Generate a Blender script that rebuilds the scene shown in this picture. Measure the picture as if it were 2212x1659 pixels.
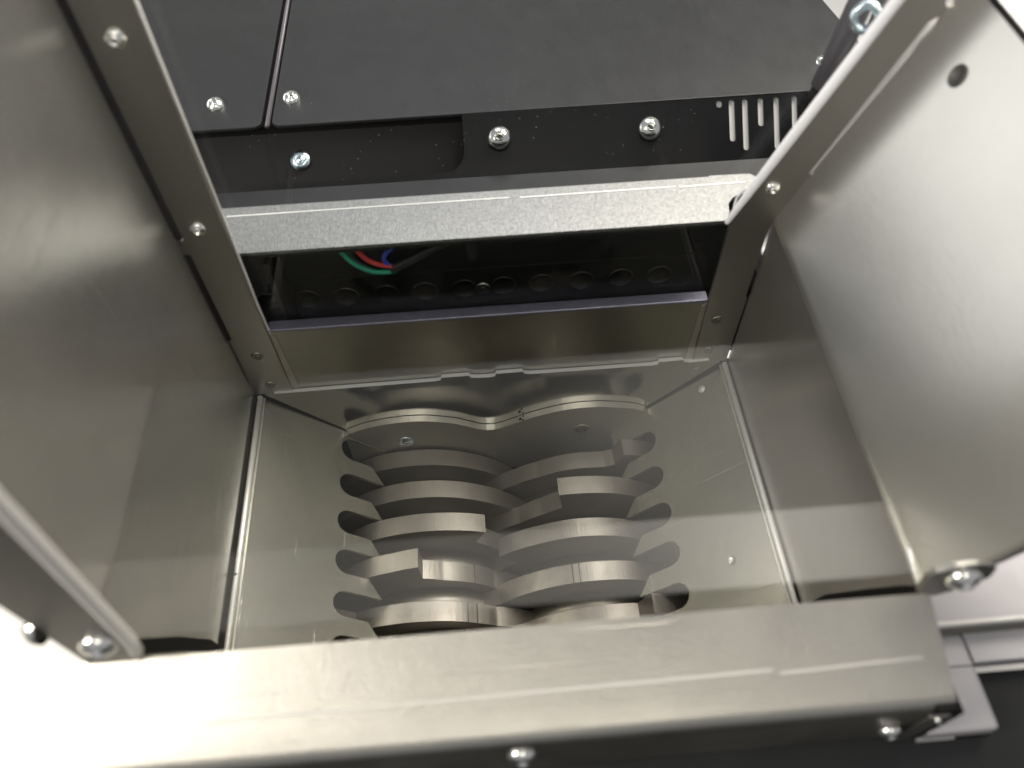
import bpy, bmesh, math, random
from mathutils import Vector, Matrix
random.seed(7)
U = 0.001            # everything below is written in millimetres
sc = bpy.context.scene
for o in list(bpy.data.objects): bpy.data.objects.remove(o)

# ------------------------------------------------------------------ camera
CAM = (106.45, -215.58, 294.48); PITCH, ROLL, YAW = 0.94717, -0.02922, -0.05413; FPX = 1696.1
def cam_axes():
    cy, sy, cp, sp = math.cos(YAW), math.sin(YAW), math.cos(PITCH), math.sin(PITCH)
    f = Vector((-sy*cp, cy*cp, -sp)); r = Vector((cy, sy, 0)); u = r.cross(f)
    c, s = math.cos(ROLL), math.sin(ROLL)
    return c*r + s*u, -s*r + c*u, f
r_, u_, f_ = cam_axes()
cd = bpy.data.cameras.new('camera'); cam = bpy.data.objects.new('camera', cd); sc.collection.objects.link(cam)
m = Matrix((r_, u_, -f_)).transposed().to_4x4(); m.translation = Vector(CAM)*U; cam.matrix_world = m
cd.sensor_width = 36; cd.lens = FPX/2212*36; cd.clip_start = 0.005; cd.clip_end = 50
cd.dof.use_dof = True; cd.dof.focus_distance = 0.40; cd.dof.aperture_fstop = 8.5
sc.camera = cam

# ------------------------------------------------------------------ light
w = bpy.data.worlds.new('World'); sc.world = w; w.use_nodes = True
bg = w.node_tree.nodes['Background']; bg.inputs[0].default_value = (0.93, 0.93, 0.97, 1); bg.inputs[1].default_value = 0.42
def area(name, loc, target, size, power, col, sy=None):
    l = bpy.data.lights.new(name, 'AREA'); l.energy = power; l.color = col; l.size = size*U
    if sy: l.shape = 'RECTANGLE'; l.size_y = sy*U
    o = bpy.data.objects.new(name, l); sc.collection.objects.link(o)
    o.location = Vector(loc)*U
    o.rotation_euler = (Vector(target)-Vector(loc)).to_track_quat('-Z', 'Y').to_euler()
    return o
area('ceiling_lamp_left', (-385, -270, 490), (60, -80, 80), 150, 3.6, (1.0, 0.94, 0.84), 300)
area('fill_back_left', (-760, 560, 150), (200, -60, 130), 950, 3.6, (1.0, 0.98, 0.94), 620)  # added unseen area light, brightens the reflection in the right flare
area('ceiling_lamp_far', (60, 700, 900), (120, 60, 60), 500, 2.2, (0.95, 0.97, 1.0), 300)
area('ceiling_lamp_near', (430, 230, 620), (20, -60, 90), 400, 7.5, (1.0, 0.93, 0.83), 400)
area('fill_front', (150, -520, 780), (110, -20, 0), 320, 1.1, (1.0, 0.94, 0.82), 200)  # unseen fill light added to brighten the comb's wavy top edge
sc.view_settings.view_transform = 'Standard'; sc.view_settings.look = 'None'
sc.view_settings.exposure = 0.0; sc.view_settings.gamma = 1.0

# ------------------------------------------------------------------ materials
def mat(name, base, rough=0.4, metal=0.0, bump=0.0, bscale=(300, 300, 300), bdetail=4, var=0.0, vscale=30, rvar=0.0,
        tint=None, coat=0.0, wave=0.0, wscale=(20, 20, 20), emit=None, aniso=0.0, spots=0.0, spec=None, scr=None):
    mt = bpy.data.materials.new(name); mt.use_nodes = True; nt = mt.node_tree; N = nt.nodes; L = nt.links
    b = N['Principled BSDF']; b.inputs['Base Color'].default_value = (*base, 1); b.inputs['Roughness'].default_value = rough
    b.inputs['Metallic'].default_value = metal
    if spec is not None: b.inputs['Specular IOR Level'].default_value = spec
    if coat: b.inputs['Coat Weight'].default_value = coat
    if aniso: b.inputs['Anisotropic'].default_value = aniso
    tc = N.new('ShaderNodeTexCoord')
    def noise(scale, det=4, rgh=0.6):
        mp = N.new('ShaderNodeMapping'); mp.inputs['Scale'].default_value = scale
        L.new(tc.outputs['Object'], mp.inputs['Vector'])
        n = N.new('ShaderNodeTexNoise'); n.inputs['Scale'].default_value = 1; n.inputs['Detail'].default_value = det
        n.inputs['Roughness'].default_value = rgh
        L.new(mp.outputs[0], n.inputs['Vector']); return n
    if var or spots:
        n = noise((vscale,)*3, 4); rp = N.new('ShaderNodeValToRGB')
        rp.color_ramp.elements[0].position = 0.15; rp.color_ramp.elements[1].position = 0.85
        t = tint or base
        rp.color_ramp.elements[0].color = (*[c*(1-var) for c in t], 1); rp.color_ramp.elements[1].color = (*[min(1, c*(1+var*0.6)) for c in base], 1)
        L.new(n.outputs['Fac'], rp.inputs['Fac']); src = rp.outputs['Color']
        if spots:
            n2 = noise((2600,)*3, 2); r2 = N.new('ShaderNodeValToRGB')
            r2.color_ramp.elements[0].position = 0.60; r2.color_ramp.elements[1].position = 0.72
            r2.color_ramp.elements[0].color = (0, 0, 0, 1); r2.color_ramp.elements[1].color = (spots,)*3+(1,)
            L.new(n2.outputs['Fac'], r2.inputs['Fac'])
            mx = N.new('ShaderNodeMix'); mx.data_type = 'RGBA'; mx.blend_type = 'ADD'; mx.inputs['Factor'].default_value = 1
            L.new(src, mx.inputs[6]); L.new(r2.outputs['Color'], mx.inputs[7]); src = mx.outputs[2]
        L.new(src, b.inputs['Base Color'])
    if rvar:
        n = noise((vscale*1.7, vscale*0.6, vscale), 3); mr = N.new('ShaderNodeMapRange')
        mr.inputs['From Min'].default_value = 0.0; mr.inputs['From Max'].default_value = 1.0
        mr.inputs['To Min'].default_value = max(0.02, rough-rvar*2.2); mr.inputs['To Max'].default_value = rough+rvar*2.2
        L.new(n.outputs['Fac'], mr.inputs['Value']); L.new(mr.outputs[0], b.inputs['Roughness'])
    prev = None
    if scr:
        hs = []
        for sc3 in scr:
            n = noise(sc3, 1, 0.4); th = N.new('ShaderNodeMapRange'); th.inputs['From Min'].default_value = 0.70; th.inputs['From Max'].default_value = 0.78
            L.new(n.outputs['Fac'], th.inputs['Value']); hs.append(th)
        h = hs[0].outputs[0]
        if len(hs) > 1:
            ad = N.new('ShaderNodeMath'); ad.operation = 'MAXIMUM'; L.new(hs[0].outputs[0], ad.inputs[0]); L.new(hs[1].outputs[0], ad.inputs[1]); h = ad.outputs[0]
        bp = N.new('ShaderNodeBump'); bp.inputs['Strength'].default_value = 0.5; bp.inputs['Distance'].default_value = 0.0001; bp.invert = True
        L.new(h, bp.inputs['Height']); prev = bp
    if bump:
        n = noise(bscale, bdetail); bp = N.new('ShaderNodeBump'); bp.inputs['Strength'].default_value = bump
        bp.inputs['Distance'].default_value = 0.0002; L.new(n.outputs['Fac'], bp.inputs['Height'])
        if prev: L.new(prev.outputs[0], bp.inputs['Normal'])
        prev = bp
    if wave:
        n = noise(wscale, 0); bp = N.new('ShaderNodeBump'); bp.inputs['Strength'].default_value = wave
        bp.inputs['Distance'].default_value = 0.0025; L.new(n.outputs['Fac'], bp.inputs['Height'])
        if prev: L.new(prev.outputs[0], bp.inputs['Normal'])
        prev = bp
    if prev: L.new(prev.outputs[0], b.inputs['Normal'])
    return mt
STEEL = (0.62, 0.61, 0.57)
M = {}
M['wall'] = mat('brushed_steel', STEEL, 0.22, 0.88, bump=0.5, bscale=(2500, 2500, 140), var=0.16, vscale=14, scr=[(40, 25, 900), (40, 700, 20)])
M['lowwall'] = mat('brushed_steel_low', (0.52, 0.50, 0.48), 0.27, 0.9, bump=0.25, bscale=(2500, 2500, 200), var=0.08, vscale=14)
M['flare'] = mat('brushed_steel_flare', (0.54,0.53,0.505), 0.28, 0.88, bump=0.22, bscale=(2300, 420, 1900), bdetail=2, var=0.10, vscale=18)
M['strip'] = mat('strip_steel', (0.40, 0.39, 0.36), 0.36, 1.0, bump=0.2, bscale=(2500, 2500, 200), rvar=0.05, var=0.08, vscale=20)
M['chute'] = mat('chute_steel', (0.55, 0.54, 0.475), 0.26, 0.85, bump=0.3, bscale=(2000, 300, 2000), var=0.12, vscale=20, scr=[(18, 900, 18), (700, 30, 700)])
M['mirror'] = mat('polished_steel', (0.42, 0.41, 0.37), 0.12, 1, bump=0.1, bscale=(400, 2500, 2500), var=0.06, vscale=25)
M['backp'] = mat('back_steel', (0.36, 0.35, 0.31), 0.30, 1, bump=0.1, bscale=(300, 2500, 2500), var=0.12, vscale=18)
M['edge'] = mat('cut_edge', (0.78, 0.77, 0.73), 0.40, 0.45, bump=0.5, bscale=(900, 900, 900))
M['lip'] = mat('lip_steel', (0.42, 0.405, 0.365), 0.33, 1.0, bump=0.6, bscale=(2600, 160, 2600), rvar=0.07, var=0.14, vscale=22, scr=[(18, 900, 900)])
M['galv'] = mat('galvanised', (0.29, 0.29, 0.285), 0.46, 0.9, bump=0.8, bscale=(1500, 500, 1500), var=0.42, vscale=800, spots=0.28)
M['black'] = mat('black_powder_coat', (0.017, 0.0175, 0.019), 0.40, 0, bump=0.5, bscale=(1600, 1600, 1600), var=0.25, vscale=60, coat=0.0, rvar=0.05, spec=0.35)
M['blackgloss'] = mat('black_satin', (0.006, 0.006, 0.007), 0.30, 0, bump=0.15, bscale=(1500,)*3, var=0.3, vscale=80, spec=0.12)
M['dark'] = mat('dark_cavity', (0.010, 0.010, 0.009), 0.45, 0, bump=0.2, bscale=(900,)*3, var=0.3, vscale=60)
M['knock'] = mat('knockout_black', (0.015, 0.0145, 0.013), 0.45, 0, bump=0.2, bscale=(900,)*3)
M['cutter'] = mat('cutter_steel', (0.33, 0.305, 0.27), 0.42, 0.75, bump=0.55, bscale=(1700, 40, 500), var=0.16, vscale=70, rvar=0.05)
M['shaft'] = mat('dark_steel', (0.42, 0.40, 0.35), 0.5, 0.9, bump=0.2, var=0.2, vscale=60)
M['combface'] = mat('comb_face_steel', (0.34, 0.32, 0.28), 0.5, 0.7, bump=0.2, var=0.15, vscale=60)
M['comb'] = mat('comb_edge', (0.62, 0.60, 0.55), 0.30, 0.9, bump=0.9, bscale=(900, 60, 400), var=0.18, vscale=120)
M['chrome'] = mat('zinc_screw', (0.80, 0.80, 0.76), 0.17, 1, bump=0.25, bscale=(900,)*3)
M['screwdark'] = mat('dull_rivet', (0.30, 0.29, 0.25), 0.35, 1, bump=0.3, bscale=(900,)*3)
M['zincblue'] = mat('zinc_blue', (0.55, 0.64, 0.68), 0.22, 1, bump=0.2, bscale=(900,)*3)
M['groove'] = mat('scored_line', (0.72, 0.72, 0.70), 0.55, 0.5, bump=0.9, bscale=(1800,)*3)
M['liplines'] = mat('lip_score', (0.48, 0.47, 0.44), 0.5, 0.7, bump=0.6, bscale=(1800,)*3)
M['blue_edge'] = mat('bluish_flange', (0.30, 0.30, 0.38), 0.35, 0.9, bump=0.8, bscale=(1800, 1800, 1800), var=0.15, vscale=300)
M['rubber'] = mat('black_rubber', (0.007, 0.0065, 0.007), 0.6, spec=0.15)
M['socket'] = mat('socket_dark', (0.10, 0.10, 0.09), 0.5, 0.8)
M['white'] = mat('white_board', (0.82, 0.81, 0.78), 0.5, bump=0.1, var=0.02)
M['braid'] = mat('white_braid', (0.80, 0.80, 0.82), 0.55, bump=1.0, bscale=(900,)*3, var=0.1, vscale=900)
M['grey'] = mat('grey_panel', (0.50, 0.49, 0.50), 0.38, 0.5, bump=0.3, bscale=(1500, 200, 1500), var=0.05, vscale=30, rvar=0.06)
M['greywall'] = mat('grey_wall', (0.46, 0.46, 0.46), 0.6, var=0.03)
M['hose'] = mat('black_strut', (0.11, 0.10, 0.115), 0.35, 0.2)
M['sleeve'] = mat('heat_shrink', (0.014, 0.014, 0.013), 0.38)
M['red'] = mat('red_wire', (0.55, 0.05, 0.045), 0.4); M['green'] = mat('green_wire', (0.02, 0.30, 0.19), 0.4)
M['bluew'] = mat('blue_wire', (0.04, 0.07, 0.45), 0.4); M['greyw'] = mat('grey_wire', (0.07, 0.06, 0.06), 0.4)
M['base'] = mat('black_base', (0.018, 0.019, 0.020), 0.5, 0, bump=0.4, bscale=(1500,)*3, var=0.2, vscale=50, spec=0.2)
M['dust'] = mat('dust', (0.30, 0.30, 0.28), 0.8)
def glass(name, haze=0.0, f0=0.022, rough=0.02, graze=0.6):
    mt = bpy.data.materials.new(name); mt.use_nodes = True; N = mt.node_tree.nodes; L = mt.node_tree.links
    N.remove(N['Principled BSDF']); out = N['Material Output']
    tr = N.new('ShaderNodeBsdfTransparent'); tr.inputs[0].default_value = (0.97, 0.98, 0.98, 1)
    gl = N.new('ShaderNodeBsdfGlossy'); gl.inputs['Roughness'].default_value = rough; gl.inputs['Color'].default_value = (1, 1, 1, 1)
    lwt = N.new('ShaderNodeLayerWeight'); lwt.inputs['Blend'].default_value = 0.5
    pw = N.new('ShaderNodeMath'); pw.operation = 'POWER'; pw.inputs[1].default_value = 5; L.new(lwt.outputs['Facing'], pw.inputs[0])
    fr = N.new('ShaderNodeMath'); fr.operation = 'MULTIPLY_ADD'; fr.inputs[1].default_value = graze; fr.inputs[2].default_value = f0; L.new(pw.outputs[0], fr.inputs[0])
    mx = N.new('ShaderNodeMixShader'); L.new(fr.outputs[0], mx.inputs[0]); L.new(tr.outputs[0], mx.inputs[1]); L.new(gl.outputs[0], mx.inputs[2])
    last = mx
    if haze:
        df = N.new('ShaderNodeBsdfDiffuse'); df.inputs[0].default_value = (0.8, 0.78, 0.74, 1)
        m2 = N.new('ShaderNodeMixShader'); m2.inputs[0].default_value = haze
        L.new(mx.outputs[0], m2.inputs[1]); L.new(df.outputs[0], m2.inputs[2]); last = m2
    L.new(last.outputs[0], out.inputs['Surface']); return mt
M['pane'] = glass('clear_acrylic', 0.0, 0.013); M['flap'] = glass('hazy_acrylic', 0.017, 0.010, 0.28); M['veil'] = glass('haze_veil_film', 0.0035, 0.003, 0.22, 0.06)

# ------------------------------------------------------------------ mesh helpers
def link(name, me, m, parent=None, smooth=False):
    o = bpy.data.objects.new(name, me); sc.collection.objects.link(o)
    if m: me.materials.append(m)
    if parent: o.parent = parent
    if smooth:
        for p in me.polygons: p.use_smooth = True
    return o
def tag(o, label=None, cat=None, group=None, kind=None):
    if label: o['label'] = label
    if cat: o['category'] = cat
    if group: o['group'] = group
    if kind: o['kind'] = kind
    return o
def thing(name, label, cat, group=None):
    o = bpy.data.objects.new(name, None); sc.collection.objects.link(o); return tag(o, label, cat, group)
def finish(bm, name, m, parent=None, smooth=False, bevel=0, seg=2, angle=None):
    bmesh.ops.recalc_face_normals(bm, faces=bm.faces)
    me = bpy.data.meshes.new(name); bm.to_mesh(me); bm.free()
    o = link(name, me, m, parent, smooth)
    if bevel:
        b = o.modifiers.new('bevel', 'BEVEL'); b.width = bevel*U; b.segments = seg; b.limit_method = 'ANGLE'; b.angle_limit = math.radians(35)
    return o
def box(name, x0, x1, y0, y1, z0, z1, m, parent=None, bevel=0):
    bm = bmesh.new()
    v = [bm.verts.new(Vector((x, y, z))*U) for x in (x0, x1) for y in (y0, y1) for z in (z0, z1)]
    for f in ((0, 1, 3, 2), (4, 6, 7, 5), (0, 4, 5, 1), (2, 3, 7, 6), (0, 2, 6, 4), (1, 5, 7, 3)): bm.faces.new([v[i] for i in f])
    return finish(bm, name, m, parent, bevel=bevel)
def plate(name, outline, fn, off, m, parent=None, holes=(), bevel=0, quads=False):
    """flat sheet with any outline and holes; fn maps (a,b) to mm coordinates, off is the thickness vector"""
    bm = bmesh.new(); off = Vector(off)
    loops = [list(outline)] + [list(h) for h in holes]; top = []
    for lp in loops: top.append([bm.verts.new(Vector(fn(*p))*U) for p in lp])
    edges = []
    for lp in top:
        for i in range(len(lp)): edges.append(bm.edges.new((lp[i], lp[(i+1) % len(lp)])))
    n = Vector(off).normalized()
    bmesh.ops.triangle_fill(bm, use_beauty=True, use_dissolve=False, edges=edges, normal=n)
    faces = list(bm.faces)
    mp = {}
    for lp in top:
        for v in lp: mp[v] = bm.verts.new(v.co + off*U)
    for f in faces:
        try: bm.faces.new([mp[v] for v in reversed(f.verts)])
        except Exception: pass
    for lp in top:
        for i in range(len(lp)):
            a, b = lp[i], lp[(i+1) % len(lp)]; bm.faces.new((a, b, mp[b], mp[a]))
    return finish(bm, name, m, parent, bevel=bevel)
def lathe(name, prof, loc, axis, m, parent=None, seg=28, rot=0, smooth=True):
    """profile of (radius, height) about an axis"""
    bm = bmesh.new(); q = Vector(axis).to_track_quat('Z', 'Y'); rings = []
    for r, h in prof:
        if r <= 1e-6: rings.append([bm.verts.new(q @ Vector((0, 0, h*U)))])
        else: rings.append([bm.verts.new(q @ Vector((r*math.cos(2*math.pi*k/seg+rot)*U, r*math.sin(2*math.pi*k/seg+rot)*U, h*U))) for k in range(seg)])
    for a, b in zip(rings, rings[1:]):
        for k in range(seg):
            k2 = (k+1) % seg
            if len(a) == 1 and len(b) == 1: continue
            if len(a) == 1: bm.faces.new((a[0], b[k], b[k2]))
            elif len(b) == 1: bm.faces.new((a[k], a[k2], b[0]))
            else: bm.faces.new((a[k], a[k2], b[k2], b[k]))
    o = finish(bm, name, m, parent, smooth=smooth); o.location = Vector(loc)*U
    return o
def tube(name, pts, r, m, parent=None, seg=10, cap=True):
    bm = bmesh.new(); P = [Vector(p) for p in pts]; rings = []; up = Vector((0.13, 0.21, 0.97))
    for i, p in enumerate(P):
        t = (P[min(i+1, len(P)-1)]-P[max(i-1, 0)]).normalized()
        a = t.cross(up).normalized(); b = t.cross(a)
        rr = r[i] if isinstance(r, (list, tuple)) else r
        rings.append([bm.verts.new((p+a*rr*math.cos(2*math.pi*k/seg)+b*rr*math.sin(2*math.pi*k/seg))*U) for k in range(seg)])
    for a, b in zip(rings, rings[1:]):
        for k in range(seg): bm.faces.new((a[k], a[(k+1) % seg], b[(k+1) % seg], b[k]))
    if cap: bm.faces.new(rings[0]); bm.faces.new(rings[-1][::-1])
    return finish(bm, name, m, parent, smooth=True)
def spline(pts, n=8):
    P = [Vector(p) for p in pts]; out = []
    for i in range(len(P)-1):
        p0, p1, p2, p3 = P[max(i-1, 0)], P[i], P[i+1], P[min(i+2, len(P)-1)]
        for k in range(n):
            t = k/n; out.append(0.5*((2*p1)+(-p0+p2)*t+(2*p0-5*p1+4*p2-p3)*t*t+(-p0+3*p1-3*p2+p3)*t**3))
    out.append(P[-1]); return out
def dome_screw(loc, axis, r, parent, m=None, h=None, name='screw', socket=True, sk=0.36):
    h = h or r*0.62; m = m or M['chrome']; s = r*sk
    prof = [(0, h*0.35), (s*0.98, h*0.35), (s, h*0.98), (s*1.12, h)]
    for k in range(1, 8):
        a = math.radians(90-k*12.5); prof.append((max(s*1.15, r*math.cos(a)), h*math.sin(a) if k < 7 else 0.02))
    prof.append((r, -0.3))
    o = lathe(name, prof, loc, axis, m, parent, rot=random.random())
    # cross recess floor
    if socket: lathe('drive_recess', [(0, h*0.37), (s*0.9, h*0.37), (s*0.9, h*0.3)], (0, 0, 0), axis, M['socket'], o, seg=6, rot=random.random(), smooth=False)
    return o
def flat_rivet(loc, axis, r, parent, m=None, name='rivet'):
    return lathe(name, [(0, 0.55), (r*0.42, 0.5), (r*0.5, 0.1), (r*0.62, 0.12), (r*0.85, 0.55), (r, 0.1), (r, -0.3)], loc, axis, m or M['screwdark'], parent)

XZ = lambda y: (lambda a, b: (a, y, b))
XY = lambda z: (lambda a, b: (a, b, z))
YZ = lambda x: (lambda a, b: (x, a, b))

# ================================================================== HOPPER
hop = thing('feed_hopper', 'stainless steel feed hopper with slotted sloping floor and folded front lip', 'hopper')
W = 220.0; TOP = 216.0
# left wall: sheet at x=0, facing right
def dented_wall():
    bm = bmesh.new(); NY, NZ = 40, 56
    D = [(-52, 178, 22, 9, 0.45), (-30, 120, 26, 16, -0.35), (-95, 130, 22, 22, 0.30), (-60, 60, 30, 12, -0.22), (-110, 60, 18, 20, 0.22), (-90, 190, 24, 20, -0.4)]
    def dx(y, z):
        v = 0.10*math.sin(y/17.0+z/29.0)+0.07*math.sin(z/13.0-y/41.0)
        for cy, cz, sy, sz, h in D: v += h*math.exp(-((y-cy)/sy)**2-((z-cz)/sz)**2)
        e = min(1, (-y)/12, (147+y)/12, (z-1.2)/15); return v*max(0, e)
    g = [[bm.verts.new(Vector((dx(-147*j/NY, 1.2+(TOP-1.2)*k/NZ), -147*j/NY, 1.2+(TOP-1.2)*k/NZ))*U) for k in range(NZ+1)] for j in range(NY+1)]
    for j in range(NY):
        for k in range(NZ): bm.faces.new((g[j][k], g[j+1][k], g[j+1][k+1], g[j][k+1]))
    o = finish(bm, 'side_wall', M['wall'], hop, smooth=True)
    so = o.modifiers.new('thick', 'SOLIDIFY'); so.thickness = 1.3*U; so.offset = -1 if o.data.polygons[0].normal.x > 0 else 1
    return o
lw = dented_wall(); tag(lw, 'left side wall of dull reflective steel')
# right wall: upright lower part, then flared outward above the bend
fl = 0.386
def flare_x(z): return 219 + (z-88)*fl
def right_wall():
    bm = bmesh.new(); ys = (-147, 0.0); prof = [(219.6, 1.2), (219.4, 60), (219, 86)]
    for k in range(1, 6): prof.append((219 + fl*2*0.5*(k/5)**2*2, 86+k*0.8))
    prof += [(flare_x(100), 100), (flare_x(177.5), 177.5)]
    n = len(prof); V = []
    for dx in (0, 1.5):
        for y in ys: V.append([bm.verts.new(Vector((x+dx, y, z))*U) for x, z in prof])
    for i in range(n-1):
        bm.faces.new((V[0][i], V[1][i], V[1][i+1], V[0][i+1])); bm.faces.new((V[2][i], V[2][i+1], V[3][i+1], V[3][i]))
        bm.faces.new((V[0][i], V[0][i+1], V[2][i+1], V[2][i])); bm.faces.new((V[1][i], V[3][i], V[3][i+1], V[1][i+1]))
    bm.faces.new((V[0][-1], V[1][-1], V[3][-1], V[2][-1])); bm.faces.new((V[0][0], V[2][0], V[3][0], V[1][0]))
    o = finish(bm, 'side_wall', M['flare'], hop); o.data.materials.append(M['lowwall'])
    for p in o.data.polygons:
        if p.center.z < 0.0865: p.material_index = 1
    return o
rw = right_wall(); tag(rw, 'right side wall of bright brushed steel, flared outward above a bend')
# mounting hole in the flare, seen as a dark rimmed disc (pressed stud)
ax = Vector((-1, 0, fl)).normalized()
lathe('stud_hole', [(0, 0.12), (2.6, 0.12), (2.75, 0.35), (3.2, 0.35), (3.35, 0.0)], (247.2, -23, 161.3), ax, M['socket'], rw)
# top rolled edge of the flare
tube('top_edge', [(flare_x(178), 0, 178), (flare_x(178), -147, 178)], 0.9, M['rubber'], rw)
box('outer_flange', flare_x(178)+1, flare_x(178)+60, -147, 0, 176.2, 177.6, M['grey'], rw)

# ---- back frame strips
def strip_left():
    pts = [(0.0, 1), (17.3, 1), (16.8, 60), (17.6, 120), (18.6, TOP), (0.0, TOP), (0.0, 190), (1.5, 189.4), (1.5, 98), (0.2, 97.2), (0.0, 90.6), (1.3, 90), (1.3, 40), (0.0, 39)]
    return plate('back_frame_strip', pts, XZ(-0.2), (0, 1.6, 0), M['strip'], hop, bevel=0.25)
sl = strip_left(); tag(sl, 'left back frame strip with bright screws')
xr_ = lambda z: 219 + (z-88)*0.386
def strip_right():
    xin = lambda z: 202.4 if z < 88 else 202.0 + (z-88)*0.405
    xo = lambda z: 219.0 if z < 88 else flare_x(z)
    pts = [(202.6, 1), (218.8, 1), (218.9, 44), (218.1, 45), (218.1, 80), (219, 87), (xo(109), 109), (xo(109)-0.9, 109.8), (xo(165)-2.2, 164.6), (xo(166), 166),
           (xo(169), 169), (xo(170)-1.6, 170.5), (xo(TOP)-1.6, TOP), (xin(TOP), TOP), (xin(120), 120), (202.3, 88.5), (202.3, 44)]
    return plate('back_frame_strip', pts, XZ(-0.2), (0, 1.6, 0), M['strip'], hop, bevel=0.25)
sr = strip_right(); tag(sr, 'right back frame strip, bent outward above the fold')
tube('slit_light_bar', [(xr_(108)+1.0, 3.9, 108), (xr_(166)+0.8, 3.9, 166)], 2.0, M['white'], sr)  # added white bar standing in for light through the slit
box('slit_backing', -1.5, 4, 1.8, 2.6, 30, TOP, M['rubber'], sl)  # added dark sheet, stops light from behind showing through the slits
# inner edge lining of each strip
tube('edge_lining', [(17.9, 1.2, 3), (17.2, 1.2, 60), (18.2, 1.2, 120), (19.2, 1.2, TOP)], 0.55, M['edge'], sl)
for x, z, r in ((9.7, 174.2, 3.3), (8.3, 102.6, 3.0)): dome_screw((x, -0.3, z), (0, -1, 0), r, sl)
for x, z, r in ((8.6, 28.9, 2.5), (8.8, 7.7, 2.4)): flat_rivet((x, -0.3, z), (0, -1, 0), r, sl)
dome_screw((214.3, -0.3, 103.9), (0, -1, 0), 2.8, sr)
for x, z, r in ((208.3, 31.2, 2.4), (208.7, 9.9, 2.2)): flat_rivet((x, -0.3, z), (0, -1, 0), r, sr)

# ---- lower back panel with folded bluish top flange
bp = box('back_panel', 17, 203, 0.9, 2.2, 1, 42.4, M['backp'], hop)
box('top_flange', 16.8, 202.6, 0.6, 6.2, 42.6, 43.9, M['blue_edge'], bp, bevel=0.5)
# side joggles
for x0, x1 in ((17.3, 19.4), (200.2, 202.4)):
    plate('joggle', [(x0, 3), (x1+1.4*(1 if x0 < 100 else 0), 3), (x1, 40), (x0, 42)] if x0 < 100 else [(x0-1.4, 3), (x1, 3), (x1, 42), (x0, 40)], XZ(0.55), (0, 0.4, 0), M['shaft'], bp)

# ---- chamber back plate: bright upper edge with three joint tabs, polished face below
tabs = [(86.5, 99), (111.5, 123.6), (187, 198)]
pts = [(9, -1.5), (9, 2.2)]
for a, b in tabs: pts += [(a-3.5, 2.9), (a-1.2, 3.4), (a-0.6, 5.2), (b-0.5, 5.3), (b+0.2, 3.8), (b+3, 3.1)]
pts += [(210, 3.6), (210, -1.5)]
je = plate('joint_edge', pts, XZ(-1.4), (0, 2.0, 0), M['groove'], hop)
je.data.materials.append(M['mirror'])
for p in je.data.polygons:
    if abs(p.normal.y) > 0.8: p.material_index = 1
# polished mirror plate (trapezoid between the two slopes)
plate('chamber_back_plate', [(4, 0.2), (216, 0.2), (184.6, -34.5), (184.6, -60), (35.4, -60), (35.4, -34.5)], XZ(0.0), (0, 1.2, 0), M['mirror'], hop)

# ---- sloping slotted plates (45 degrees), comb outline
def slope(side):
    n = 8; pitch = 19.55; first = -9.7 if side < 0 else -18.4
    E = 47.2; tip = 33.4; r = 5.75; rx = 4.6
    g = -0.35 if side < 0 else -1.0; Eb = 46.4; E = 51.6
    pts = [(3.4, g), (E, g)]
    for i in range(n):
        yc = first - pitch*i
        if yc < -140: break
        top, bot = yc+r, yc-r
        if top > g-0.5: top = g-0.5
        pts.append((E, top)); pts.append((tip+rx, top))
        for k in range(1, 10):
            a = math.pi*k/10; pts.append((tip+rx-rx*math.sin(a), min(yc+r*math.cos(a), g-0.5-0.01*k)))
        pts.append((tip+rx, bot)); pts.append((Eb, bot))
    pts += [(E, -147), (3.4, -147)]
    if side < 0: fn = lambda a, b: (a, b, -a); off = (-1.1, 0, -1.1)
    else: fn = lambda a, b: (W-a, b, -a); off = (1.1, 0, -1.1)
    sp = plate('slotted_slope', pts, fn, off, M['chute'], hop)
    return sp
s1 = slope(-1); tag(s1, 'left slotted slope'); s2 = slope(1); tag(s2, 'right slotted slope')
# upper rims: shallow ledge, bead and dark gap
def rim(side):
    X = (lambda x: x) if side < 0 else (lambda x: W-x)
    rm = M['edge']
    b = box('slope_rim', min(X(1.2), X(3.6)), max(X(1.2), X(3.6)), -147, 0, -4, -1.4, M['chute'], hop)
    bead = tube('edge_bead', [(X(2.0), -0.8, -0.3), (X(2.0), -62, -0.3), (X(2.0), -62.6, -0.3), (X(2.0), -147, -0.3)], [1.15, 1.15, 1.15, 1.15], rm, b, seg=12)
    tube('edge_line', [(X(3.75), -0.8, -1.9), (X(3.75), -147, -1.9)], 0.35, rm, b, seg=8)
    return b
rim(-1); rim(1)
lathe('rivet', [(0, 0.3), (0.55, 0.25), (0.6, -0.3)], (2.0, -87, 0.75), (0, 0, 1), M['socket'], s1)
# faint spot weld ring on the right slope
lathe('spot_weld', [(2.1, 0.0), (2.2, 0.25), (1.9, 0.3), (1.75, 0.02), (0, 0.02)], (W-16.5, -91, -16.5), (-1, 0, 1), M['chute'], s2)
lathe('spot_weld', [(1.9, 0.0), (2.0, 0.25), (1.0, 0.5), (0, 0.5)], (W-12, -6.5, -12), (-1, 0, 1), M['edge'], s2)

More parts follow.
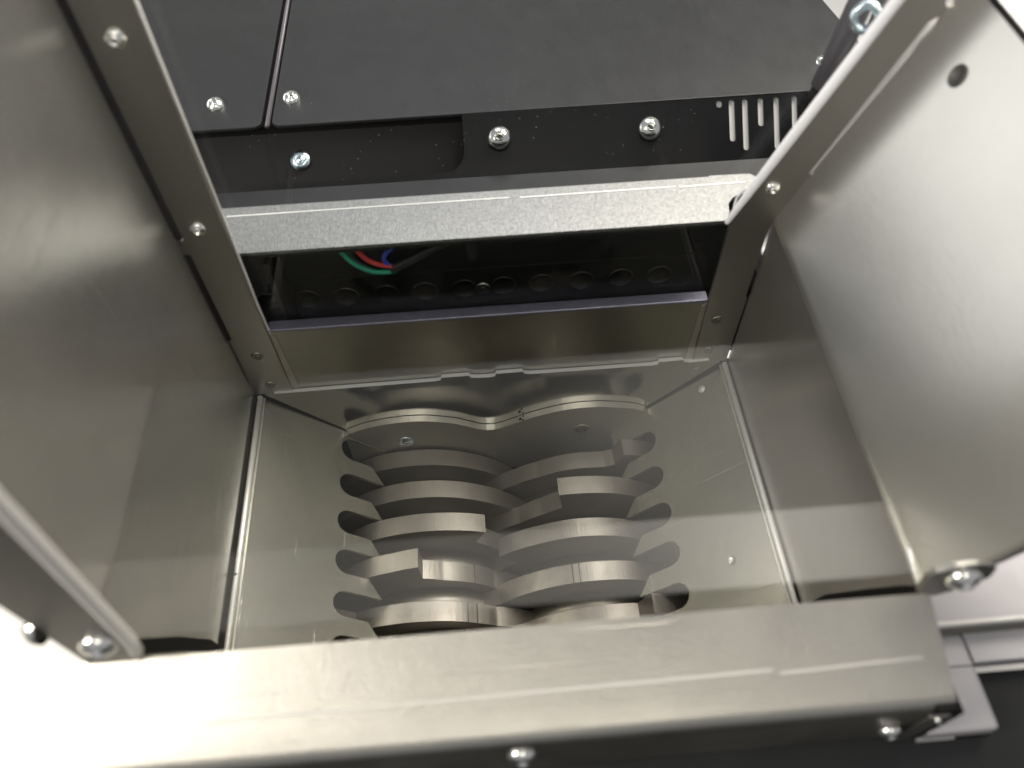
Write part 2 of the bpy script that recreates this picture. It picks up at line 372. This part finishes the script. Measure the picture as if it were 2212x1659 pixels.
# ---- the two sheet comb with wavy top
prof = [(34.6, -35), (36.2, -33.0), (47.4, -28.3), (61.2, -25.9), (74.6, -26.2), (87.8, -29.9), (95, -33.6), (100.5, -36.9), (104, -38.2), (107, -38.5), (110, -38.1), (114, -36.7), (121, -33.3), (130.5, -29.2), (144.1, -25.4), (157.7, -24.8), (169.2, -26.7), (178.2, -29.2), (183.5, -32.0), (185.4, -34.4)]
sp = [(p.x, p.z) for p in spline([(x, 0, z) for x, z in prof], 5)]
out = [(34.6, -78)] + sp + [(185.4, -78)]
cb = plate('comb_plate', out, XZ(-3.7), (0, 3.4, 0), M['comb'], hop)
tag(cb, 'wavy topped plate with a bright cut edge')
for q in (cb,):
    q.data.materials.append(M['combface'])
    for p in q.data.polygons:
        if abs(p.normal.y) > 0.8: p.material_index = 1
        else: p.use_smooth = True
    e = q.modifiers.new('split', 'EDGE_SPLIT'); e.split_angle = math.radians(40)
for x, y, r in ((121.6, -2.2, 0.75), (123.2, -1.0, 0.45), (122.8, -3.2, 0.5)):
    zz = -32.3 + (x-122.5)*0.42; lathe('burn_mark', [(0, 0.12), (r, 0.1), (r, -0.2)], (x, y, zz-0.25), (-0.4, 0, 1), M['rubber'], cb, seg=9)
for x, z in ((63.5, -43.4), (152.7, -43.8)): flat_rivet((x, -3.8, z), (0, -1, 0), 4.0, cb, M['zincblue' if x < 100 else 'screwdark'], name='cap_screw')

# ---- front wall under the lip and chamber darkness
box('front_wall', 0, 219, -148.5, -147.2, -60, 86, M['backp'], hop)
box('chamber_end_plate', 35, 185, -128, -125, -78, -36, M['backp'], hop)
chb = box('chamber_floor', -2, 222, -150, 2, -172, -170, M['shaft'], hop)
for x0, x1 in ((-3, -1.5), (221.2, 223)): box('chamber_side', x0, x1, -150, 2, -170, 1.0, M['shaft'], hop)
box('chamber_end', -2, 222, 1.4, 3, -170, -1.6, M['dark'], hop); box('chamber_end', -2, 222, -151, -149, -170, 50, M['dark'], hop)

# ---- front lip: sloping sheet, rounded bend, vertical skirt
def lip():
    a = (-147.4, 91.0); pr = [(-147.4, 91.0)]
    import math as _m
    pr += [(-153, 89.4), (-160, 87.4), (-166, 85.7), (-171.2, 84.3)]
    for k in range(1, 8):
        t = _m.radians(16 + (90-16)*k/7); pr.append((-171.2-4.6*_m.sin(t)+4.6*_m.sin(_m.radians(16)), 84.3-4.6*_m.cos(_m.radians(16))+4.6*_m.cos(t)))
    yb, zb = pr[-1]; pr += [(yb, 70), (yb, 52)]
    bm = bmesh.new(); X = (-190.0, 219.6); V = []
    for dx in X: V.append([bm.verts.new(Vector((dx, y, z))*U) for y, z in pr])
    for i in range(len(pr)-1): bm.faces.new((V[0][i], V[1][i], V[1][i+1], V[0][i+1]))
    o = finish(bm, 'front_lip', M['lip'], hop, smooth=False)
    for p in o.data.polygons: p.use_smooth = True
    s = o.modifiers.new('thick', 'SOLIDIFY'); s.thickness = 1.2*U; s.offset = -1
    e = o.modifiers.new('split', 'EDGE_SPLIT'); e.split_angle = math.radians(40)
    return o, yb
lp, yb = lip(); tag(lp, 'broad folded front lip of blurred bright steel')
box('side_shelf', -190, -1.7, -147.3, -8, 88.6, 90.4, M['white'], lp)
# scored line on the lip, in two lengths
def lipz(y): return 91.0 - (-147.4-y)*0.281
for x0, x1 in ((30, 174), (176, 213.5)):
    plate('scored_line', [(x0, -163.1), (x1, -162.4+0.2), (x1, -163.2+0.1), (x0, -164.0)], lambda a, b: (a, b, lipz(b)+0.12), (0, 0, 0.12), M['liplines'], lp)
# right end: notch and folded tab
box('end_tab', 219.7, 220.6, -176, -148, 52, 83, M['rubber'], lp)
box('end_tab', 220.7, 222.0, -174, -148, 52, 82, M['grey'], lp)
box('corner_notch', 214.5, 219.9, yb-0.5, yb+3.4, 79.0, 83.0, M['rubber'], lp)
box('skirt_tab', 213.5, 219.4, yb-1.2, yb-0.3, 52, 79.0, M['strip'], lp, bevel=0.3)
dome_screw((108.5, yb-0.2, 72.3), (0, -1, 0), 4.2, lp); dome_screw((208.5, yb-0.9, 64.5), (0, -1, 0), 3.2, lp)
lathe('stud', [(0, 1.0), (0.8, 1.0), (0.9, 0)], (216.5, yb-1.2, 76.4), (0, -1, 0), M['chrome'], lp)
# black strips painting in the dark shade at the corners between walls and lip
plate('gap_shade_strip', [(-146.9, 90), (-146.6, 84), (-138, 66), (-127, 34), (-120, 10), (-116, 2), (-117, 14), (-125, 42), (-134, 68), (-140, 86)], YZ(0.05), (0.9, 0, 0), M['rubber'], lw)
plate('gap_shade_strip', [(-146.9, 88), (-146.6, 78), (-138, 58), (-127, 28), (-120, 2), (-119.0, 2), (-124, 28), (-133, 56), (-141, 80), (-144, 87)], YZ(219.2), (-0.8, 0, 0), M['rubber'], rw)

# ---- front flanges of the side walls
ff = plate('front_flange', [(0, 92), (13.3, 92), (13.6, 100), (22.5, 184), (25, TOP), (0, TOP)], XZ(-148.2), (0, 1.4, 0), M['strip'], lw)
tube('flange_bend', [(13.4, -147.2, 96), (14.9, -147.2, 104), (22.3, -147.2, 178), (25, -147.2, TOP)], 1.7, M['edge'], ff, seg=14)
dome_screw((8.6, -148.2, 105.8), (0, -1, 0), 4.6, ff)
dome_screw((-1.4, -146, 114.5), (-1, 0, 0), 4.2, lw, h=4.0)
def ear():
    pts = [(219.2, 92.5), (213.0, 97)]
    for k in range(0, 9):
        a = math.radians(165-k*17); pts.append((220.5+9.0*math.cos(a), 105.5+8.2*math.sin(a)*0.9))
    pts += [(231, 113.5), (250, 142), (262, 160), (258, 170), (246, 150), (234, 128), (230, 124)][0:0]
    pts += [(229.5, 103), (223, 95)]
    return plate('flange_ear', pts, XZ(-149.0), (0, 1.6, 0), M['strip'], rw, bevel=0.5)
er = ear()
plate('front_flange', [(219.5, 96), (224.5, 101), (262, 174), (256, 178), (250.5, 172), (221, 96.5)], XZ(-148.0), (0, 1.4, 0), M['strip'], rw, bevel=0.4)
dome_screw((221.4, -149.2, 105.0), (0, -1, 0), 4.4, er)
tube('wall_edge', [(219.2, -134, 89.6), (219.6, -140, 88), (220, -147, 86)], 0.8, M['edge'], rw)

# ================================================================== clear pane
pn = box('acrylic_window', 15.5, 250, 6.2, 8.0, 44.2, TOP+10, M['pane'])
tag(pn, 'clear acrylic pane behind the two back frame strips', 'pane')

gd = box('haze_veil', 0.6, 218.2, -121.0, -60.0, 90.2, 91.2, M['veil'])  # added sheet, its faint diffuse haze lifts the chamber darks
tag(gd, 'wide faint added haze guard sheet lying over the cutters', 'veil')
fp = box('clear_flap', 0.6, 218.2, -142.5, -121.5, 92.0, 93.8, M['flap'])
tag(fp, 'narrow clear acrylic flap lying across the hopper mouth behind the front lip', 'flap')

# ================================================================== cutter rotors
LT = [[(-120, 54), (-27, 55.2), (-9, 53.5), (9, 52.5), (28, 52.0), (53, 52.6), (80, 55), (100, 62), (101, 50)],
      [(-120, 58), (-27, 55.2), (-10, 55.6), (10, 55.2), (31, 54.9), (50, 55.6), (75, 58), (88, 64), (89, 50)],
      [(-90, 50), (-28, 58.0), (-8, 58.2), (10, 58.8), (30, 60.2), (30.6, 48.5), (48, 47), (90, 50), (149, 64), (150, 50)],
      [(-90, 52), (-26, 60.8), (-12, 61.2), (-1, 63.0), (-0.4, 49.6), (11, 46.5), (30, 45.3), (46, 44.8), (118, 62), (119, 50)],
      [(-40, 63), (-39, 52), (-30, 51.0), (-15, 48.8), (0, 47.2), (15, 46.6), (30, 45.8), (44, 46.5), (80, 60), (81, 50)],
      ]
RT = [[(-40, 68.5), (-25, 67.0), (-18.5, 66.0), (-19.5, 56.0), (-16, 53.2), (-8, 52.4), (7, 51.9), (24, 50.6), (40, 51.8), (80, 60), (81, 50)][::1],
      [(-60, 58), (-24, 60.8), (-13, 62.0), (0, 62.9), (11.5, 64.0), (12.2, 50.5), (25, 48.0), (41, 48.0), (100, 62), (101, 50)],
      [(-90, 50), (-28, 54.9), (-11, 56.8), (6, 58.1), (24, 58.4), (42, 59.8), (46, 60.2), (47, 48), (100, 56)],
      [(-60, 50), (-25, 52.6), (-4, 51.8), (15, 51.8), (35, 52.6), (55, 54.6), (74, 62), (75, 50)],
      [(-40, 65), (-27, 63.2), (-21.5, 62.6), (-21.0, 50.5), (-10, 48.8), (3, 47.4), (24, 46.4), (45, 46.5), (90, 60), (91, 50)],
      ]
RT[0] = [(-40, 68.5), (-25, 67.0), (-19, 66.0), (-18.4, 56.0), (-14, 53.2), (-8, 52.4), (7, 51.9), (24, 50.6), (40, 51.8), (80, 60), (81, 50)]
def radius(tab, a):
    tab2 = tab + [(tab[0][0]+360, tab[0][1])]
    while a < tab[0][0]: a += 360
    while a > tab2[-1][0]: a -= 360
    for (a0, r0), (a1, r1) in zip(tab2, tab2[1:]):
        if a0 <= a <= a1: return r0 + (r1-r0)*((a-a0)/(a1-a0) if a1 > a0 else 0)
    return tab[0][1]
def rotor(side, tabs, first, pitch, label):
    cx, cz = (70.5 if side < 0 else 149.5), -103.0
    root = thing('cutter_rotor', label, 'shredder rotor', 'pair of toothed shredder rotors'); root.location = Vector((cx, 0, cz))*U
    def o_(o): o.location = Vector((0, 0, 0)); return o
    sh = lathe('shaft', [(0, 4), (19, 4), (19, -140), (0, -140)], (0, 0, 0), (0, 1, 0), M['shaft'], root, seg=6, smooth=False)
    for i, tab in enumerate(tabs):
        yc = first - pitch*i
        angs = sorted(set([round(a, 2) for a in [x*2.5-90 for x in range(144)]] + [a for a, r in tab]))
        poly = []
        for a in angs:
            if a >= 270: continue
            r = radius(tab, a); th = math.radians(a)
            poly.append(((r*math.sin(th)) * (1 if side < 0 else -1), r*math.cos(th)))
        bm = bmesh.new(); y0, y1 = yc-4.6, yc+4.6; A = []; B = []
        for x, z in poly: A.append(bm.verts.new(Vector((x, y0, z))*U)); B.append(bm.verts.new(Vector((x, y1, z))*U))
        n = len(poly); ca = bm.verts.new(Vector((0, y0, 0))*U); cb_ = bm.verts.new(Vector((0, y1, 0))*U)
        for k in range(n):
            k2 = (k+1) % n
            bm.faces.new((A[k], A[k2], B[k2], B[k])); bm.faces.new((A[k], A[k2], ca)); bm.faces.new((B[k], B[k2], cb_))
        d = finish(bm, 'cutter_disc', M['cutter'], root)
        for p in d.data.polygons: p.use_smooth = True
        e = d.modifiers.new('split', 'EDGE_SPLIT'); e.split_angle = math.radians(25)
        b = d.modifiers.new('bevel', 'BEVEL'); b.width = 0.12*U; b.segments = 1; b.limit_method = 'ANGLE'; b.angle_limit = math.radians(50)
        lathe('spacer', [(0, -4.7), (37.5, -4.7), (37.5, -pitch+4.7), (0, -pitch+4.7)], (0, yc, 0), (0, 1, 0), M['shaft'], root, seg=48) if False else None
        sp_ = lathe('spacer', [(0, 4.75), (36.5, 4.75), (36.5, pitch-4.75), (0, pitch-4.75)], (0, yc, 0), (0, -1, 0), M['shaft'], root, seg=48)
        # engraved score lines across some rims
        for a in {(-1, 3): [31], (-1, 4): [25, 31], (1, 3): [11, 7.5]}.get((side, i), []):
            rr = radius(tab, a); th = math.radians(a); s = 1 if side < 0 else -1
            v = Vector((s*math.sin(th), 0, math.cos(th))); t = Vector((s*math.cos(th), 0, -math.sin(th)))
            bm = bmesh.new(); c = v*(rr+0.03)
            q = [bm.verts.new((c + t*dx + v*dh + Vector((0, y, 0)))*U) for y in (y0, y1) for dx in (-0.28, 0.28) for dh in (-0.6, 0.07)]
            for f in ((0, 1, 3, 2), (4, 6, 7, 5), (0, 4, 5, 1), (2, 3, 7, 6), (0, 2, 6, 4), (1, 5, 7, 3)): bm.faces.new([q[j] for j in f])
            finish(bm, 'score_line', M['socket'], d)
    return root
rotor(-1, LT, -9.1-0.6, 19.5, 'left rotor of steel cutter discs turning under the slots')
rotor(1, RT, -18.0, 19.6, 'right rotor of steel cutter discs, its teeth facing the left rotor')

# ================================================================== galvanised cross bar behind the pane
gb = thing('cross_bar', 'light galvanised steel cross bar behind the clear pane', 'metal bar')
def gbar():
    o = [(2, 8.0), (206, 8.2), (212, 12.5)]
    for k in range(0, 9):          # round cut-out near the right end
        a = math.radians(-75 - k*22); o.append((213.6+4.6*math.cos(a)*1.0, 19.5+4.2*math.sin(a)))
    o += [(213, 24.5), (222, 25), (222.5, 32.5), (221, 35.0), (203, 35.2), (202.5, 34.6), (2, 34.6)]
    return o
o = [(2, 8.0), (204.5, 8.2), (206.5, 13.0), (207.2, 17.5), (209.5, 20.8), (213, 22.6), (218, 23.2), (222, 23.5), (223, 27.5), (222.3, 32.4), (220.2, 34.6), (203.6, 35.0), (203, 34.3), (2, 34.3)]
bt = plate('top_face', o, XY(81.6), (0, 0, -1.5), M['galv'], gb)
box('front_fold', 2, 204.4, 7.9, 9.3, 78.6, 80.0, M['dark'], gb)
for x0, x1 in ((8, 121), (125, 188.5), (189.8, 217)):
    plate('scored_line', [(x0, 28.9), (x1, 29.3), (x1, 29.9), (x0, 29.5)], XY(81.66), (0, 0, 0.1), M['groove'], gb)
box('stiffener', 6, 150, 20, 22, 73.4, 75, M['knock'], gb)
box('stiffener_clip', 102.5, 106, 9.6, 12.4, 68, 80, M['knock'], gb)

# ================================================================== machine body behind
mb = thing('machine_body', 'black powder coated machine body behind the hopper with deck plates and vents', 'machine')
box('rear_cavity_wall', -12, 235, 25, 27, 0, 79, M['dark'], mb)
box('cavity_floor', -12, 235, 4, 25, 3, 5, M['dark'], mb)
for i, x in enumerate((12.6, 30, 47, 64.7, 81.9, 99.5, 117, 134.1, 151.8, 169.6, 187)):   # row of pressed knock-outs
    lathe('knockout', [(0, 0.05), (4.9, 0.05), (5.0, 0.45), (5.6, 0.45), (5.75, 0)], (x, 25, 35.2 if i != 6 else 35.4), (0, -1, 0), M['knock'], mb, seg=24)
cs = lathe('screw', [(0, 1.0), (1.2, 1.1), (1.4, 0.6), (2.0, 0.7), (2.4, 1.1), (3.5, 0.5), (3.6, 0)], (107.7, 24.6, 35.1), (0, -1, 0), M['screwdark'], mb)
for z in (20, 47): box('ridge_line', -10, 230, 24.6, 25.1, z, z+0.5, M['knock'], mb)
box('cavity_end', -13, -10, 4, 27, 3, 79, M['dark'], mb); box('cavity_end', 233, 236, 4, 27, 3, 79, M['dark'], mb)
box('cavity_post', 22.0, 24.2, 9, 25, 5, 74, M['knock'], mb)
# flat ledge behind the bar
box('ledge', -80, 330, 27.2, 64, 64.4, 66, M['black'], mb)
# inclined band: 45 degrees from (y62,z66) to (y83,z84)
def inc(a, b): return (a, 62.5+b*0.7071*1.02, 66+b*0.7071*0.93)
LEN = 28.0
def rr(x0, x1, y0, y1, r, n=4):
    o = []
    for cx, cy, a0 in ((x1-r, y1-r, 0), (x0+r, y1-r, 90), (x0+r, y0+r, 180), (x1-r, y0+r, 270)):
        for k in range(n+1):
            a = math.radians(a0+90*k/n); o.append((cx+r*math.cos(a), cy+r*math.sin(a)))
    return o
cut = [(104, 28.0), (104, 13)]
for k in range(1, 7): a = math.radians(-15*k); cut.append((96+8*math.cos(a), 13+10*math.sin(a)))
cut += [(88, 2.6), (-60, 2.6), (-60, LEN)]
outl = [(-80, 0), (300, 0), (300, LEN), (104, LEN), (104, 13)] + cut[2:-1] + [(-60, LEN), (-80, LEN)]
slots = []
for x, b0, b1 in ((223.8, 8.5, 27), (229.8, 4.2, 27), (236.8, 14.5, 27), (243.9, 3.8, 27), (252.1, 12.3, 27), (218.2, 23.8, 27)):
    slots.append(rr(x-1.35, x+1.35, b0, b1, 1.25))
band = plate('inclined_band', outl, inc, (0, 0.8, -0.8), M['blackgloss'], mb, holes=slots)
plate('vent_backing', [(212, 0.5), (258, 0.5), (258, 27.5), (212, 27.5)], lambda a, b: (a, 62.5+b*0.7071*1.02+1.3, 66+b*0.7071*0.93-1.3), (0, 0.5, -0.5), M['white'], mb)  # added white sheet that makes the vent slots show bright
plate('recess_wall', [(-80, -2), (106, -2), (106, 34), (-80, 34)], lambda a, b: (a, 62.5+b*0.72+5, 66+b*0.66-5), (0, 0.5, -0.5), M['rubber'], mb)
for x in (119.7, 186.4): dome_screw(inc(x, 16.2), (0, -0.75, 1), 5.6, mb, h=5.0, sk=0.28)
lathe('washer_screw', [(0, 1.2), (1.0, 1.1), (1.4, 0.7), (1.9, 0.8), (2.6, 1.3), (3.2, 0.6), (4.3, 0.5), (4.5, 0.0)], (30.7, 76.6, 70.2), (0, -0.8, 1), M['zincblue'], mb)
# deck plates
dl = plate('deck_plate', rr(-90, 16.4, 82.3, 420, 4), XY(84.6), (0, 0, -1.5), M['black'], mb, bevel=0.4)
dr = plate('deck_plate', [(299, 84), (293.4, 122), (288.5, 157), (255, 395), (21.0, 395)] + rr(21.0, 60, 82.3, 120, 4)[10:15] + [(25, 82.3)], XY(84.6), (0, 0, -1.5), M['black'], mb, bevel=0.4)
tag(dl, 'smaller left deck plate'); tag(dr, 'wide right deck plate')
box('deck_support', -80, 240, 86, 380, 76, 82, M['rubber'], mb)
tube('seam_bead', [(18.9, 83.5, 83.6), (18.9, 420, 83.6)], 1.1, M['hose'], mb)
for x, y in ((-5.2, 99.8), (28.4, 101.2), (271.8, 103.8)): dome_screw((x, y, 84.6), (0.1, -0.25, 1), 4.1, mb, h=3.2, sk=0.3)

# dust on the black surfaces
def dust():
    bm = bmesh.new()
    def fleck(p, n, s):
        t = n.orthogonal().normalized(); t = Matrix.Rotation(random.random()*6.28, 3, n) @ t; b = n.cross(t)
        q = [p + t*s*random.uniform(.6, 1.6), p + b*s*0.4 + n*s*0.3, p - t*s*random.uniform(.6, 1.6), p - b*s*0.4]
        v = [bm.verts.new(x*U) for x in q]
        top = bm.verts.new((p+n*s*0.4)*U)
        for k in range(4): bm.faces.new((v[k], v[(k+1) % 4], top))
    nb = Vector((0, -0.68, 0.73))
    for _ in range(80):
        x = random.uniform(-5, 210); b = random.uniform(3, 27); fleck(Vector(inc(x, b)) + nb*0.1 if x > 104 else Vector((x, 62.5+b*0.72+5, 66+b*0.66-5))+nb*0.1, nb, random.uniform(0.12, 0.4)*(1.5 if random.random() < .1 else 1))
    for _ in range(50): fleck(Vector((random.gauss(90, 60), 83+abs(random.gauss(0, 22)), 84.75)), Vector((0, 0, 1)), random.uniform(0.12, 0.34))
    for _ in range(30): fleck(Vector((random.uniform(5, 215), random.uniform(38, 62), 66.1)), Vector((0, 0, 1)), random.uniform(0.12, 0.3))
    return finish(bm, 'dust_specks', M['dust'])
tag(dust(), 'pale dust specks scattered over the black machine deck', 'dust', kind='stuff')

# ================================================================== wires
wh = thing('wiring_harness', 'coloured wires running from under the cross bar into a black sleeve', 'wires')
tube('green_wire', spline([(51, 14, 79.5), (52.2, 14, 74), (56, 14, 66.5), (62, 14, 61.5), (68, 14.5, 59.6), (72.5, 15, 59.4)]), 1.05, M['green'], wh)
tube('red_wire', spline([(57.5, 13, 79.5), (58.3, 13.2, 76), (61.5, 13.5, 69), (66, 14, 64.8), (71, 14.6, 62.6)]), 1.05, M['red'], wh)
tube('blue_wire', spline([(77, 14, 79.5), (74, 14, 75), (69.8, 14, 70.8), (68.6, 14.4, 66.5), (70.2, 14.8, 63.2)]), 1.0, M['bluew'], wh)
tube('grey_wire', spline([(53.5, 16, 76), (57, 16, 66), (63, 16, 60), (68, 16, 58.2), (71.5, 16, 58.8)]), 0.55, M['greyw'], wh)
tube('sleeve', spline([(70.5, 15, 60.8), (78, 15.5, 64), (88, 16.5, 69), (102, 18, 75), (118, 20, 79)]), [2.2]*40, M['sleeve'], wh, seg=14) if False else tube('sleeve', spline([(70.5, 15, 60.8), (78, 15.5, 64), (88, 16.5, 69), (102, 18, 75), (118, 20, 79)]), 2.3, M['sleeve'], wh, seg=14)

# ================================================================== braided cord along the right strip
bc = tube('braided_cord', spline([(201.2, 0.6, 87.5), (205.2, 0.6, 98), (218.4, 0.7, 131), (230.8, 0.7, 162), (252, 0.7, 216)], 10), [0.9 + 1.0*min(1, i/18) for i in range(41)], M['braid'])
tag(bc, 'white braided cord running up the edge of the right frame strip', 'cord')
tube('cord_loop', spline([(211, 4, 99), (208, 6, 99), (205.5, 7, 94), (204.6, 5, 89)]), 0.5, M['braid'], bc)
# gas strut and ring, top right
gs = thing('gas_strut', 'dark grey gas strut rising behind the right frame strip', 'strut')
tube('cylinder', [(236.0, 30, 124), (240, 30, 160), (246, 30, 215)], 4.2, M['hose'], gs, seg=20)
tube('end_cap', [(234.2, 30, 112), (235.8, 30, 124)], 3.2, M['rubber'], gs, seg=16)
tube('bracket', [(248, 34, 120), (252, 34, 215)], 2.0, M['grey'], gs, seg=12)
rg = lathe('ring_nut', [(2.4, -1.5), (2.4, 1.2), (3.4, 2.2), (4.8, 1.6), (5.2, 0), (4.6, -1.6), (2.4, -1.5)], (233.2, 12, 160), (-0.5, -1, 0.35), M['zincblue'])
tag(rg, 'bluish zinc ring nut beside the white cord', 'ring nut')
# plug behind the right end of the bar
pl = lathe('cable_plug', [(0, 1.5), (3.5, 1.2), (4.6, 0), (5, -3)], (212, 17, 74), (-0.1, -0.4, 1), M['sleeve'])
tag(pl, 'black cable plug in the notch of the cross bar end', 'plug')

# ================================================================== side housing at right
sh = thing('side_housing', 'pale grey metal side housing beside the right end of the lip', 'housing')
box('upper_panel', 222.6, 420, -147.5, 60, 52, 62.5, M['grey'], sh, bevel=0.8)
box('edge_trim', 222.6, 420, -148.3, -146.9, 61.2, 63.2, M['edge'], sh, bevel=0.3)
box('recess_band', 222.4, 420, -149.2, -147.6, 50, 57.0, M['backp'], sh)
box('rail', 222.0, 243.5, -176, -148.8, 50, 56.6, M['grey'], sh, bevel=1.4)
box('lower_panel', 243.8, 420, -157.6, -148.8, 50, 56.0, M['grey'], sh, bevel=0.4)
box('joint_line', 222.2, 243.6, -158.6, -158.2, 56.5, 56.7, M['socket'], sh)

# ================================================================== black base and surroundings
def base_mesh():
    o = [(-420, -420), (700, -420), (700, -158.9), (243.6, -158.9), (243.6, -176.3), (221.9, -176.3), (221.9, -168), (-420, -168)]
    return plate('black_base', o, XY(49.2), (0, 0, -20), M['base'])
bs = base_mesh(); tag(bs, 'black base under the front lip', 'machine base')
tb = box('white_tabletop', -1500, 1200, -1200, 1500, -184, -172.5, M['white']); tag(tb, kind='structure', label='bright white tabletop under the machine')
gw = box('grey_wall', -1500, 1500, 900, 920, -172, 900, M['greywall']); tag(gw, kind='structure')
